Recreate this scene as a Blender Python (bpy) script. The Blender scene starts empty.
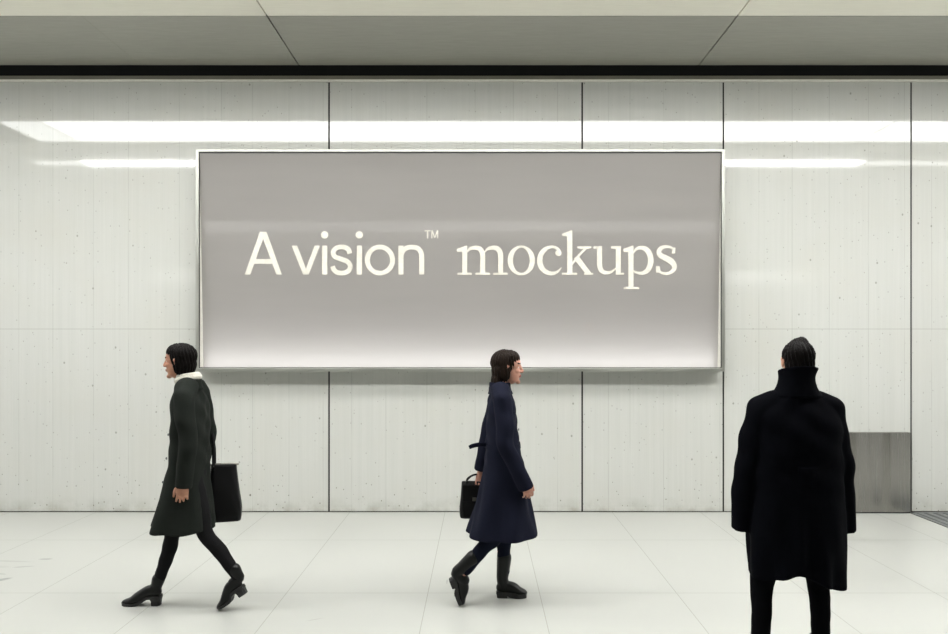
import bpy, bmesh, math
import numpy as np
from mathutils import Vector, Matrix

S = bpy.context.scene
COL = S.collection
rng = np.random.default_rng(7)

# ------------------------------------------------------------------ camera
F = 700.0                       # focal length in pixels of the 948 wide frame
EYE = 1.66
WALL = 7.0                      # distance of the long wall
VPX, VPY = 480.0, 346.0
cd = bpy.data.cameras.new('camera')
cam = bpy.data.objects.new('camera', cd)
COL.objects.link(cam)
cam.location = (0, 0, EYE)
cam.rotation_euler = (math.pi / 2, 0, 0)
cd.sensor_width = 36.0
cd.lens = F / 948 * 36.0
cd.shift_x = -(VPX - 474) / 948
cd.shift_y = (VPY - 317) / 948
cd.clip_start = .05
cd.clip_end = 200
S.camera = cam

vs = S.view_settings
vs.view_transform = 'Standard'
vs.look = 'None'
vs.exposure = 0.23
vs.gamma = 1.0
vs.use_curve_mapping = False
try:
    S.cycles.max_bounces = 10
    S.cycles.diffuse_bounces = 6
    S.cycles.glossy_bounces = 5
    S.cycles.transmission_bounces = 6
    S.cycles.sample_clamp_indirect = 8
    S.cycles.use_denoising = True
except Exception:
    pass


# ------------------------------------------------------------------ materials
def srgb(r, g, b):
    def f(c):
        c /= 255.0
        return c / 12.92 if c <= .04045 else ((c + .055) / 1.055) ** 2.4
    return (f(r), f(g), f(b), 1.0)


class NT:
    """small helper around a node tree"""
    def __init__(self, name):
        self.m = bpy.data.materials.new(name)
        self.m.use_nodes = True
        self.t = self.m.node_tree
        self.b = self.t.nodes['Principled BSDF']
        self.out = self.t.nodes['Material Output']

    def n(self, typ, **kw):
        nd = self.t.nodes.new(typ)
        ins = kw.pop('ins', {})
        for k, v in kw.items():
            setattr(nd, k, v)
        for k, v in ins.items():
            if hasattr(v, 'is_output'):
                self.t.links.new(v, nd.inputs[k])
            else:
                nd.inputs[k].default_value = v
        return nd

    def link(self, a, b):
        self.t.links.new(a, b)

    def set(self, **kw):
        for k, v in kw.items():
            k = k.replace('_', ' ')
            if hasattr(v, 'is_output'):
                self.link(v, self.b.inputs[k])
            else:
                self.b.inputs[k].default_value = v
        return self

    def pos(self, sx=1, sy=1, sz=1, kind='Object'):
        tc = self.n('ShaderNodeTexCoord')
        mp = self.n('ShaderNodeMapping')
        mp.inputs['Scale'].default_value = (sx, sy, sz)
        self.link(tc.outputs[kind], mp.inputs['Vector'])
        return mp.outputs[0]

    def noise(self, vec, scale, detail=3, rough=.5):
        return self.n('ShaderNodeTexNoise', ins={'Vector': vec, 'Scale': scale, 'Detail': detail, 'Roughness': rough}).outputs['Fac']

    def math(self, op, a, b=None, clamp=False):
        nd = self.n('ShaderNodeMath', operation=op, use_clamp=clamp)
        for i, v in enumerate((a, b)):
            if v is None:
                continue
            if hasattr(v, 'is_output'):
                self.link(v, nd.inputs[i])
            else:
                nd.inputs[i].default_value = v
        return nd.outputs[0]

    def ramp(self, fac, lo, hi, a=0.0, b=1.0):
        return self.n('ShaderNodeMapRange', ins={'Value': fac, 'From Min': lo, 'From Max': hi, 'To Min': a, 'To Max': b}).outputs[0]

    def mix(self, fac, a, b):
        nd = self.n('ShaderNodeMix', data_type='RGBA')
        for i, v in ((0, fac), (6, a), (7, b)):
            if hasattr(v, 'is_output'):
                self.link(v, nd.inputs[i])
            else:
                nd.inputs[i].default_value = v
        return nd.outputs[2]

    def bump(self, h, strength=.2, dist=.01):
        return self.n('ShaderNodeBump', ins={'Height': h, 'Strength': strength, 'Distance': dist}).outputs[0]


def plain(name, col, rough=.5, metal=0.0, **kw):
    k = NT(name)
    n = k.noise(k.pos(), 30)
    c = k.mix(k.ramp(n, .3, .7, 0, 1), [x * .94 for x in col[:3]] + [1], [min(1, x * 1.04) for x in col[:3]] + [1])
    k.set(Base_Color=c, Roughness=rough, Metallic=metal, **kw)
    return k.m


def concrete_material():
    k = NT('glazed_concrete')
    tc = k.n('ShaderNodeTexCoord')
    sep = k.n('ShaderNodeSeparateXYZ')
    k.link(tc.outputs['Object'], sep.inputs[0])
    X, Z = sep.outputs[0], sep.outputs[2]
    streak = k.noise(k.pos(22, 1, .35), 1.0, 5, .6)
    fine = k.noise(k.pos(90, 1, 1.2), 1.0, 3, .6)
    blotch = k.noise(k.pos(1, 1, 1), 1.6, 4, .55)
    c = k.mix(k.ramp(streak, .25, .75), srgb(183, 184, 179), srgb(190, 191, 186))
    c = k.mix(k.ramp(fine, .4, .8, 0, .3), c, srgb(176, 176, 169))
    c = k.mix(k.ramp(blotch, .45, .75, 0, .5), c, srgb(184, 183, 175))
    # the joints of the boards the concrete was cast against
    vo = k.n('ShaderNodeTexVoronoi', voronoi_dimensions='1D', feature='DISTANCE_TO_EDGE', ins={'W': X, 'Scale': 2.6})
    ln = k.ramp(vo.outputs['Distance'], .006, .014, .26, 0)
    lnn = k.math('MULTIPLY', ln, k.ramp(k.noise(k.pos(3, 1, 2.5), 1.0, 2), .35, .6, .25, 1))
    c = k.mix(lnn, c, srgb(128, 128, 120))
    hl = k.math('ABSOLUTE', k.math('SUBTRACT', Z, 1.83))
    hl = k.ramp(hl, .003, .008, .32, 0)
    c = k.mix(hl, c, srgb(140, 140, 132))
    # air holes
    v2 = k.n('ShaderNodeTexVoronoi', voronoi_dimensions='3D', feature='F1', ins={'Vector': k.pos(1, 0, .8), 'Scale': 7.5})
    sc = k.n('ShaderNodeSeparateColor')
    k.link(v2.outputs['Color'], sc.inputs[0])
    hole = k.math('MULTIPLY', k.ramp(v2.outputs['Distance'], .05, .085, 1, 0), k.ramp(sc.outputs[0], .62, .64, 0, 1))
    v3 = k.n('ShaderNodeTexVoronoi', voronoi_dimensions='3D', feature='F1', ins={'Vector': k.pos(1, 0, .7), 'Scale': 24})
    sc3 = k.n('ShaderNodeSeparateColor')
    k.link(v3.outputs['Color'], sc3.inputs[0])
    hole3 = k.math('MULTIPLY', k.ramp(v3.outputs['Distance'], .06, .16, .9, 0), k.ramp(sc3.outputs[1], .70, .72, 0, 1))
    low = k.ramp(Z, .05, .45, 1, .5)
    hh = k.math('MULTIPLY', k.math('MAXIMUM', hole, hole3), low)
    c = k.mix(hh, c, srgb(84, 82, 70))
    # splash dirt along the foot of the wall
    dirt = k.math('MULTIPLY', k.ramp(Z, .01, .16, .55, 0), k.ramp(k.noise(k.pos(6, 1, 5), 1.0, 4, .65), .4, .7))
    c = k.mix(dirt, c, srgb(132, 128, 112))
    hgt = k.math('SUBTRACT', k.math('MULTIPLY', streak, .12), k.math('MULTIPLY', hh, 1.0))
    bn = k.bump(hgt, .25, .006)
    wav = k.noise(k.pos(.55, 1, .8), 1.0, 1, .3)
    cn = k.bump(wav, .035, .05)
    k.set(Base_Color=c, Roughness=.75, Normal=bn, Coat_Weight=1.0, Coat_Roughness=.05, Coat_IOR=1.8, Coat_Normal=cn,
          Specular_IOR_Level=.1)
    return k.m


def floor_material():
    k = NT('polished_stone_floor')
    n1 = k.noise(k.pos(), 1.1, 4)
    n2 = k.noise(k.pos(), 60, 3, .6)
    c = k.mix(k.ramp(n1, .3, .7), srgb(164, 165, 160), srgb(170, 171, 166))
    c = k.mix(k.ramp(n2, .55, .8, 0, .35), c, srgb(162, 162, 157))
    tc = k.n('ShaderNodeTexCoord')
    sep = k.n('ShaderNodeSeparateXYZ')
    k.link(tc.outputs['Object'], sep.inputs[0])
    X, Y = sep.outputs[0], sep.outputs[1]
    # old scuffs and stains
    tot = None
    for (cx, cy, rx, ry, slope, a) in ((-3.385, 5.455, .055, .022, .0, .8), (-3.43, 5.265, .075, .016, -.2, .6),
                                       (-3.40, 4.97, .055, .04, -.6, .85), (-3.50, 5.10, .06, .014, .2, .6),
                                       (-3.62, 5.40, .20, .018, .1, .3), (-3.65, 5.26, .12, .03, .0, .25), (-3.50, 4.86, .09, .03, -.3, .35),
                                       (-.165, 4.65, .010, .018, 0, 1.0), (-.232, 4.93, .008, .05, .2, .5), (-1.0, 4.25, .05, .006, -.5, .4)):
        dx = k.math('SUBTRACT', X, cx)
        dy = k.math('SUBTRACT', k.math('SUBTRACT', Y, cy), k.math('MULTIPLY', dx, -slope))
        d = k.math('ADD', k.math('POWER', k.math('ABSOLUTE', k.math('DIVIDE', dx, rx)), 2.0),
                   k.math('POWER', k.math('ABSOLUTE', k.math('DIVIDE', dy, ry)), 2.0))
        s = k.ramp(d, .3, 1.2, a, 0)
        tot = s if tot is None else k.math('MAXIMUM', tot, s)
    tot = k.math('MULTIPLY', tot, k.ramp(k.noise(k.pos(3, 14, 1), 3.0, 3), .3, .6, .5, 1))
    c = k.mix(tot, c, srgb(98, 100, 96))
    k.set(Base_Color=c, Roughness=k.ramp(n1, .3, .7, .30, .38), Specular_IOR_Level=.45, Coat_Weight=.25, Coat_Roughness=.12)
    return k.m


def steel(name, col, rough, ax=(220, 220, 2), wave=0.0):
    k = NT(name)
    n = k.noise(k.pos(*ax), 1.0, 4, .6)
    c = k.mix(k.ramp(n, .3, .7), [x * .9 for x in col[:3]] + [1], col)
    k.set(Base_Color=c, Metallic=1.0, Roughness=k.ramp(n, .3, .7, rough * .85, rough * 1.2))
    h = k.math('MULTIPLY', n, .02)
    if wave:
        w = k.noise(k.pos(5.5, 1, .25), 1.0, 1, .3)
        h = k.math('ADD', h, k.math('MULTIPLY', w, wave))
    k.set(Normal=k.bump(h, .6, .09 if wave else .02))
    return k.m


def emitter(name, col, strength):
    k = NT(name)
    e = k.n('ShaderNodeEmission', ins={'Color': col, 'Strength': strength})
    k.link(e.outputs[0], k.out.inputs['Surface'])
    return k.m


def cloth(name, col, rough=.9, sheen=.3, weave=500, spec=.08):
    k = NT(name)
    n = k.noise(k.pos(), weave, 2)
    w = k.noise(k.pos(1, 1, .45), 9, 4, .55)
    c = k.mix(k.ramp(n, .3, .7), [x * .72 for x in col[:3]] + [1], [x * 1.2 for x in col[:3]] + [1])
    h = k.math('ADD', k.math('MULTIPLY', n, .12), w)
    k.set(Base_Color=c, Roughness=rough, Sheen_Weight=sheen, Sheen_Roughness=.5, Specular_IOR_Level=spec, Normal=k.bump(h, .55, .012))
    k.b.inputs['Sheen Tint'].default_value = tuple(min(1, x * 3 + .02) for x in col[:3]) + (1,)
    return k.m


def leather(name, col, rough=.35, spec=.4):
    k = NT(name)
    v = k.n('ShaderNodeTexVoronoi', feature='DISTANCE_TO_EDGE', ins={'Vector': k.pos(), 'Scale': 260})
    n = k.noise(k.pos(), 14, 3)
    c = k.mix(k.ramp(n, .3, .7), [x * .8 for x in col[:3]] + [1], col)
    k.set(Base_Color=c, Roughness=rough, Specular_IOR_Level=spec, Normal=k.bump(k.math('ADD', k.math('MULTIPLY', v.outputs['Distance'], .25), n), .3, .006))
    return k.m


def skin_material(name, col):
    k = NT(name)
    n = k.noise(k.pos(), 45, 3)
    c = k.mix(k.ramp(n, .3, .7), [col[0] * .92, col[1] * .86, col[2] * .84, 1], col)
    k.set(Base_Color=c, Roughness=.5, Subsurface_Weight=.08, Subsurface_Radius=(.02, .008, .004), Specular_IOR_Level=.4,
          Normal=k.bump(k.noise(k.pos(), 350, 2), .15, .002))
    return k.m


def hair_material(name, col):
    k = NT(name)
    n = k.noise(k.pos(240, 240, 9), 1.0, 3, .6)
    c = k.mix(k.ramp(n, .3, .7), [x * .5 for x in col[:3]] + [1], [x * 1.5 for x in col[:3]] + [1])
    k.set(Base_Color=c, Roughness=.5, Specular_IOR_Level=.08, Normal=k.bump(n, .7, .006))
    return k.m


M = {}
M['concrete'] = concrete_material()
M['floor'] = floor_material()
M['grout'] = plain('floor_grout', srgb(150, 150, 142), .9)
M['black_gap'] = plain('black_recess', (.006, .006, .006, 1), .8)
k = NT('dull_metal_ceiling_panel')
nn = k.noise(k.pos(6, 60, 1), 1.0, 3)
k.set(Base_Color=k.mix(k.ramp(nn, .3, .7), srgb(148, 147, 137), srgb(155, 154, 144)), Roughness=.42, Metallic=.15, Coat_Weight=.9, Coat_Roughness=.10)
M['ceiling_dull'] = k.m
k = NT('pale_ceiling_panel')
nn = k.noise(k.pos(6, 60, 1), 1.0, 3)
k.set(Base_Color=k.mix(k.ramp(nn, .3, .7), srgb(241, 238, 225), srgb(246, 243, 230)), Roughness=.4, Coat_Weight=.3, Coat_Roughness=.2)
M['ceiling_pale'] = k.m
M['ceiling_white'] = plain('white_ceiling_paint', srgb(215, 214, 206), .7)
M['far_wall'] = plain('far_wall_paint', srgb(190, 190, 184), .6)
M['far_dark'] = plain('far_wall_dark_panel', srgb(96, 96, 94), .6)
M['trim'] = steel('brushed_trim_metal', srgb(150, 148, 136), .35, (2, 220, 220))
M['frame'] = steel('brushed_frame_steel', srgb(176, 177, 170), .42, (2, 2, 2))
M['frame_inner'] = plain('black_frame_gasket', (.02, .02, .018, 1), .5)
M['lip_paint'] = plain('pale_lip_paint', srgb(226, 225, 216), .4)  # pale colour imitates light caught on the top trim's lip
M['steel'] = steel('brushed_stainless_cover', srgb(158, 156, 151), .24, (240, 240, 1.2))
M['grate'] = steel('grey_grate_steel', srgb(150, 153, 153), .45, (60, 3, 60))
M['grate_pit'] = plain('grate_pit', srgb(96, 99, 99), .8)
M['light'] = emitter('strip_light_diffuser', (1.0, 1.0, .98, 1), 8.0)
M['light_bright'] = emitter('bright_strip_light_diffuser', (1.0, 1.0, .98, 1), 36.0)
M['light_dim'] = emitter('dim_strip_light_diffuser', (1.0, 1.0, .98, 1), 3.5)
M['light_end'] = emitter('strip_light_end_diffuser', (.99, 1.0, .98, 1), 5.0)
M['cove'] = emitter('far_cove_light', (1.0, .99, .97, 1), 1.2)
M['led'] = emitter('led_strip', (1.0, .99, .97, 1), 6.0)
M['white_letter'] = plain('cream_vinyl_letters', srgb(212, 208, 197), .55)
M['box_white'] = plain('lightbox_interior_grey', (.45, .45, .45, 1), .8)

# poster: grey print on a translucent sheet under clear acrylic
k = NT('grey_translucent_poster')
tcn = k.pos(1, 1, 1)
nn = k.noise(k.pos(.8, 1, 6), 1.0, 2)
pc = k.mix(k.ramp(nn, .3, .7), srgb(131, 128, 125), srgb(135, 132, 129))
k.set(Base_Color=pc, Roughness=.6, Specular_IOR_Level=.0, Coat_Weight=1.0, Coat_Roughness=.03, Coat_IOR=1.6)
trn = k.n('ShaderNodeBsdfTranslucent', ins={'Color': (.20, .197, .195, 1)})
ad = k.n('ShaderNodeAddShader')
k.link(k.b.outputs[0], ad.inputs[0])
k.link(trn.outputs[0], ad.inputs[1])
k.link(ad.outputs[0], k.out.inputs['Surface'])
M['poster'] = k.m

M['skin'] = skin_material('skin', srgb(180, 132, 108))
M['skin2'] = skin_material('skin_fair', srgb(186, 138, 120))
M['lip'] = plain('lips', srgb(150, 78, 72), .4)
M['brow'] = plain('eyebrow', srgb(40, 28, 22), .8)
M['hair_dark'] = hair_material('dark_hair', srgb(11, 8, 7))
M['hair_brown'] = hair_material('brown_hair', srgb(29, 21, 16))
M['eye'] = plain('eye_white', srgb(225, 222, 215), .2)
M['iris'] = plain('eye_iris', srgb(40, 26, 18), .2)
M['coat_green'] = cloth('dark_green_wool', srgb(28, 31, 28), sheen=.08)
M['coat_navy'] = cloth('navy_wool', srgb(19, 21, 34), sheen=.06)
M['coat_black'] = cloth('black_wool', srgb(6, 7, 11), sheen=.0, spec=.03)
M['scarf'] = cloth('cream_knit', srgb(188, 185, 174), .9, .2, 220)
M['tights'] = cloth('black_tights', srgb(20, 20, 21), .8, .2, 800)
M['jeans'] = cloth('dark_navy_trousers', srgb(17, 21, 34), .85, .2)
M['trousers'] = cloth('black_trousers', srgb(6, 7, 9), .85, .0, spec=.03)
M['boot'] = leather('black_boot_leather', srgb(12, 13, 12), .34, .22)
M['sole'] = plain('black_rubber_sole', srgb(16, 16, 16), .6)
M['bag'] = leather('black_bag_leather', srgb(8, 8, 9), .5, .15)
M['bag_metal'] = steel('bag_metal', srgb(120, 118, 110), .3)
M['button'] = plain('dark_button', srgb(22, 22, 24), .3)


# ------------------------------------------------------------------ helpers
def tag(o, label=None, cat=None, group=None, kind=None):
    if label: o['label'] = label
    if cat: o['category'] = cat
    if group: o['group'] = group
    if kind: o['kind'] = kind
    return o


def empty(name, loc=(0, 0, 0), rz=0.0):
    o = bpy.data.objects.new(name, None)
    COL.objects.link(o)
    o.location = loc
    o.rotation_euler = (0, 0, rz)
    o.empty_display_size = .1
    return o


def link_mesh(name, me, mat, parent=None, smooth=False):
    o = bpy.data.objects.new(name, me)
    COL.objects.link(o)
    for mm in (mat if isinstance(mat, (list, tuple)) else [mat]):
        me.materials.append(mm)
    if smooth:
        me.polygons.foreach_set('use_smooth', [True] * len(me.polygons))
    if parent is not None:
        o.parent = parent
    return o


def obj(name, bm, mat, parent=None, smooth=False):
    bmesh.ops.recalc_face_normals(bm, faces=bm.faces)
    me = bpy.data.meshes.new(name)
    bm.to_mesh(me)
    bm.free()
    return link_mesh(name, me, mat, parent, smooth)


def box(bm, x0, x1, y0, y1, z0, z1, bev=0.0):
    r = bmesh.ops.create_cube(bm, size=1.0)
    vv = r['verts']
    for v in vv:
        v.co = ((x0 + x1) / 2 + v.co.x * (x1 - x0), (y0 + y1) / 2 + v.co.y * (y1 - y0), (z0 + z1) / 2 + v.co.z * (z1 - z0))
    if bev:
        ed = list({e for v in vv for e in v.link_edges})
        bmesh.ops.bevel(bm, geom=ed, offset=bev, segments=2, affect='EDGES', profile=.5)
    return bm


def B(*a, **k_):
    return box(bmesh.new(), *a, **k_)


def catmull(P, n):
    P = np.asarray(P, float)
    if len(P) < 3 or n <= 1:
        return P
    Q = np.vstack([2 * P[0] - P[1], P, 2 * P[-1] - P[-2]])
    out = []
    for i in range(1, len(Q) - 2):
        p0, p1, p2, p3 = Q[i - 1:i + 3]
        for t in np.arange(n) / n:
            out.append(.5 * ((2 * p1) + (-p0 + p2) * t + (2 * p0 - 5 * p1 + 4 * p2 - p3) * t ** 2 + (-p0 + 3 * p1 - 3 * p2 + p3) * t ** 3))
    out.append(Q[-2])
    return np.array(out)


def tube(bm, pts, rad, ref=(1, 0, 0), seg=16, sub=4, ends=True, closed=False):
    """loft ellipses (a along ref, b across) along a smooth path"""
    R = np.array([(r, r) if not hasattr(r, '__len__') else r for r in rad], float)
    A = catmull(np.hstack([np.asarray(pts, float), R]), sub)
    P, R = A[:, :3], np.maximum(A[:, 3:], 1e-4)
    n = len(P)
    rings = []
    ref = np.array(ref, float)
    for i in range(n):
        if closed:
            t = P[(i + 1) % n] - P[i - 1]
        else:
            t = P[min(i + 1, n - 1)] - P[max(i - 1, 0)]
        t = t / (np.linalg.norm(t) + 1e-9)
        u = ref - t * np.dot(t, ref)
        if np.linalg.norm(u) < 1e-3:
            u = np.array([0, 1, 0.]) - t * t[1]
        u /= np.linalg.norm(u)
        v = np.cross(t, u)
        ring = []
        for j in range(seg):
            a = 2 * math.pi * j / seg
            ring.append(bm.verts.new(P[i] + R[i, 0] * math.cos(a) * u + R[i, 1] * math.sin(a) * v))
        rings.append(ring)
    m = n if closed else n - 1
    for i in range(m):
        a, b = rings[i], rings[(i + 1) % n]
        for j in range(seg):
            bm.faces.new((a[j], a[(j + 1) % seg], b[(j + 1) % seg], b[j]))
    if not closed:
        bm.faces.new(rings[0][::-1])
        bm.faces.new(rings[-1])
        if ends:
            for i in (0, -1):
                ball(bm, P[i], min(R[i]))
    return bm


def ball(bm, c, r, rot=None, seg=16):
    r = (r, r, r) if not hasattr(r, '__len__') else r
    mtx = Matrix.Translation(Vector(c)) @ (rot.to_4x4() if rot is not None else Matrix()) @ Matrix.Diagonal((*r, 1))
    bmesh.ops.create_uvsphere(bm, u_segments=seg, v_segments=max(8, seg * 2 // 3), radius=1.0, matrix=mtx)
    return bm


def loft(bm, rings, seg=48, power=2.0, caps=True):
    """horizontal super-ellipse rings (z, cx, cy, rx, ry)"""
    A = catmull(np.array(rings, float), 5)
    rr = []
    for z, cx, cy, rx, ry in A:
        ring = []
        for j in range(seg):
            a = 2 * math.pi * j / seg
            c, s = math.cos(a), math.sin(a)
            ring.append(bm.verts.new((cx + rx * math.copysign(abs(c) ** (2 / power), c), cy + ry * math.copysign(abs(s) ** (2 / power), s), z)))
        rr.append(ring)
    for a, b in zip(rr[:-1], rr[1:]):
        for j in range(seg):
            bm.faces.new((a[j], a[(j + 1) % seg], b[(j + 1) % seg], b[j]))
    if caps:
        bm.faces.new(rr[0][::-1])
        bm.faces.new(rr[-1])
    return bm


def remesh(name, bm, voxel, smooth, mat, parent, post=None):
    """fuse overlapping closed shapes into one continuous surface"""
    bmesh.ops.recalc_face_normals(bm, faces=bm.faces)
    me = bpy.data.meshes.new('raw')
    bm.to_mesh(me)
    bm.free()
    o = bpy.data.objects.new('raw', me)
    COL.objects.link(o)
    md = o.modifiers.new('r', 'REMESH')
    md.mode = 'VOXEL'
    md.voxel_size = voxel
    if smooth:
        sm = o.modifiers.new('s', 'SMOOTH')
        sm.factor = .5
        sm.iterations = smooth
    dg = bpy.context.evaluated_depsgraph_get()
    dg.update()
    new = bpy.data.meshes.new_from_object(o.evaluated_get(dg))
    bpy.data.objects.remove(o)
    bpy.data.meshes.remove(me)
    new.name = name
    new.materials.clear()
    ob = link_mesh(name, new, mat, parent, True)
    if post:
        co = np.empty(len(new.vertices) * 3, np.float32)
        new.vertices.foreach_get('co', co)
        co = post(co.reshape(-1, 3).astype(float))
        new.vertices.foreach_set('co', co.astype(np.float32).ravel())
        new.update()
    return ob


def sstep(x, a, b):
    t = np.clip((x - a) / (b - a), 0, 1)
    return t * t * (3 - 2 * t)


# ------------------------------------------------------------------ setting
CEIL = EYE + 2.75               # 4.41
TOP = 4.352                     # top of the wall cladding
X0, X1 = -12.0, 12.0
YB = -12.0                      # far side of the hall, behind the camera

# floor of large stone tiles
xs = [X0]
t0 = [-2.97, -2.11, -1.30, -.35, .40, 1.32, 2.20, 3.06, 3.92]
left = [-2.97 - .86 * i for i in range(10, 0, -1)]
right = [3.92 + .86 * i for i in range(1, 10)]
xs += [x for x in left + t0 + right if X0 + .1 < x < X1 - .1] + [X1]
ys = [6.985, 5.99, 4.705, 3.41]
while ys[-1] > YB:
    ys.append(ys[-1] - 1.29)
bm = bmesh.new()
g = .0024
for i in range(len(xs) - 1):
    for j in range(len(ys) - 1):
        a, b, c, d = xs[i] + g, xs[i + 1] - g, ys[j + 1] + g, ys[j] - g
        f = [bm.verts.new(p) for p in ((a, c, 0), (b, c, 0), (b, d, 0), (a, d, 0))]
        bm.faces.new(f)
fl = obj('floor', bm, M['floor'])
tag(fl, 'pale polished stone floor of large rectangular tiles with fine joints', 'floor', kind='structure')
gr = obj('floor_joints', B(X0, X1, YB, WALL + .1, -.05, -.003), M['grout'])
tag(gr, 'thin grey joints between the pale floor tiles', 'floor', kind='structure')

# wall cladding: concrete behind a glossy clear face, split by black joints
joints = [-12, -8.9, -5.2, -1.51, 1.022, 2.434, 4.312, 6.25, 9.1, 12]
JG = .0085
for i in range(len(joints) - 1):
    bm = B(joints[i] + JG, joints[i + 1] - JG, WALL, WALL + .008, .008, 4.305)
    o = obj('wall_back' if i == 0 else 'wall_back.%03d' % i, bm, M['concrete'])
    tag(o, 'pale glossy concrete wall panel between black joints', 'wall', kind='structure')
o = obj('wall_backing', B(X0, X1, WALL + .0085, WALL + .06, 0, 5.0), M['black_gap'])
tag(o, 'black backing in the joints of the concrete wall', 'wall', kind='structure')

# metal trim along the top of the cladding, with a thin lip painted pale as if catching light
bm = B(X0, X1, WALL - .03, WALL + .03, 4.312, TOP, bev=.002)
o = obj('trim_1', bm, M['trim'])
tag(o, 'grey metal trim along the top of the wall', 'trim', kind='structure')
bm = B(X0, X1, WALL - .048, WALL + .01, 4.300, 4.309, bev=.001)
o = obj('trim_2', bm, M['lip_paint'])
tag(o, 'thin bright metal lip under the top trim', 'trim', kind='structure')
# black shadow gap between wall and ceiling
bm = bmesh.new()
box(bm, X0, X1, 6.90, WALL + .04, 4.62, 4.66)
box(bm, X0, X1, 6.88, 6.90, 4.50, 4.66)
o = obj('ceiling_recess', bm, M['black_gap'])
tag(o, 'black shadow gap between wall and ceiling', 'ceiling', kind='structure')

# ceiling panels
cj = [-12, -9.0, -5.4, -1.775, 2.145, 6.05, 9.5, 12]
n = 0
for i in range(len(cj) - 1):
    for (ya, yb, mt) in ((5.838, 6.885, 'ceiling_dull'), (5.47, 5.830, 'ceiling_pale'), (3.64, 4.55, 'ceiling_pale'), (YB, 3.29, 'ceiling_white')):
        bm = B(cj[i] + .006, cj[i + 1] - .006, ya, yb, CEIL, CEIL + .04)
        if mt == 'ceiling_dull':
            bm.free()
            bm = bmesh.new()
            pr = [(ya, CEIL + .08), (ya, CEIL)] + [(6.845 + .06 * math.sin(q), CEIL + .06 * (1 - math.cos(q))) for q in np.linspace(0, math.pi / 2, 9)] + [(6.905, CEIL + .08)]
            ends = [[bm.verts.new((x_, p_[0], p_[1])) for p_ in pr] for x_ in (cj[i] + .006, cj[i + 1] - .006)]
            for q in range(len(pr)):
                q2 = (q + 1) % len(pr)
                bm.faces.new((ends[0][q], ends[0][q2], ends[1][q2], ends[1][q]))
            bm.faces.new(ends[0][::-1])
            bm.faces.new(ends[1])
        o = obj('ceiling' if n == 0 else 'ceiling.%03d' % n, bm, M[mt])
        n += 1
        tag(o, {'ceiling_dull': 'dull grey metal ceiling panel next to the wall', 'ceiling_pale': 'pale ceiling panel beside the strip light',
                'ceiling_white': 'white ceiling of the hall'}[mt], 'ceiling', kind='structure')
o = obj('ceiling_slab', B(X0, X1, YB, 6.90, CEIL + .085, CEIL + .12), M['black_gap'])
tag(o, 'black void above the ceiling panels', 'ceiling', kind='structure')
# hairline seam in the dull panels
o = obj('ceiling_seam', B(-3.326, -3.321, 5.84, 6.84, CEIL - .0008, CEIL + .001), M['trim'])
tag(o, 'hairline seam in the grey ceiling panels', 'ceiling', kind='structure')


def strip_light(y0, y1, x0, x1, seams, mats, label):
    root = empty('ceiling_light', ((x0 + x1) / 2, (y0 + y1) / 2, CEIL))
    tag(root, label, 'light', 'strip lights in the ceiling')
    cx, cy = root.location.x, root.location.y
    e = [x0] + seams + [x1]
    for i in range(len(e) - 1):
        mt = mats[i]
        bm = B(e[i] + .012 - cx, e[i + 1] - .012 - cx, y0 + .01 - cy, y1 - .01 - cy, .004, .02)
        obj('diffuser', bm, M[mt], root)
    bm = bmesh.new()
    for (a, b, c, d) in ((x0 - .02, x1 + .02, y0 - .012, y0), (x0 - .02, x1 + .02, y1, y1 + .012), (x0 - .02, x0, y0, y1), (x1, x1 + .02, y0, y1)):
        box(bm, a - cx, b - cx, c - cy, d - cy, -.002, .04)
    for s in seams:
        box(bm, s - .010 - cx, s + .010 - cx, y0 - cy, y1 - cy, .0, .02)
    obj('light_frame', bm, M['trim'], root)
    return root


strip_light(4.566, 5.444, -5.93, 11.5, [-5.40, 5.10], ['light_end', 'light', 'light'], 'wide bright ceiling strip light mirrored along the top of the wall')
strip_light(3.31, 3.60, -6.7, 11.5, [-5.95, 5.75, 7.2], ['light_dim', 'light_bright', 'light_dim', 'light_bright'], 'narrow bright ceiling strip light mirrored beside the top of the billboard')
strip_light(4.566, 5.444, -11.8, -6.75, [], ['light'], 'wide ceiling strip light of the next bay, past the end of the mirrored one')  # unseen lamp, added to lift the left floor and wall
strip_light(3.31, 3.60, -11.8, -7.6, [], ['light_bright'], 'narrow ceiling strip light of the next bay, past the end of the mirrored one')  # second unseen lamp, added for the same left side

# the opposite side of the hall, seen only as reflections
o = obj('wall_front', B(X0, X1, YB - .1, YB, 0, CEIL + .05), M['far_wall'])
tag(o, 'pale wall on the opposite side of the hall', 'wall', kind='structure')
n = 0
for (a, b, h) in ((-7.5, -5.2, 2.4), (-2.4, -1.0, 2.3), (.9, 2.9, 2.6), (5.0, 7.8, 2.4)):
    n += 1
    o = obj('wall_front_panel', B(a, b, YB, YB + .06, 0, h), M['far_dark'])
    tag(o, 'dark opening in the opposite wall of the hall', 'wall', kind='structure')
o = obj('ceiling_cove', B(X0, X1, YB + .01, YB + .25, CEIL - .35, CEIL - .02), M['cove'])
tag(o, 'lit cove along the opposite wall', 'ceiling', kind='structure')

# soft ambient light of the rest of the station coming in at both open ends
w = bpy.data.worlds.new('world')
S.world = w
w.use_nodes = True
w.node_tree.nodes['Background'].inputs[0].default_value = (.99, 1, .99, 1)
w.node_tree.nodes['Background'].inputs[1].default_value = .45


# ------------------------------------------------------------------ billboard
BD = .16                                     # depth of the frame off the wall
YF = WALL - BD                               # front of the frame
sc_ = YF / F


def px2(px, py, Y):
    return ((px - VPX) * Y / F, EYE + (VPY - py) * Y / F)


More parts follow.
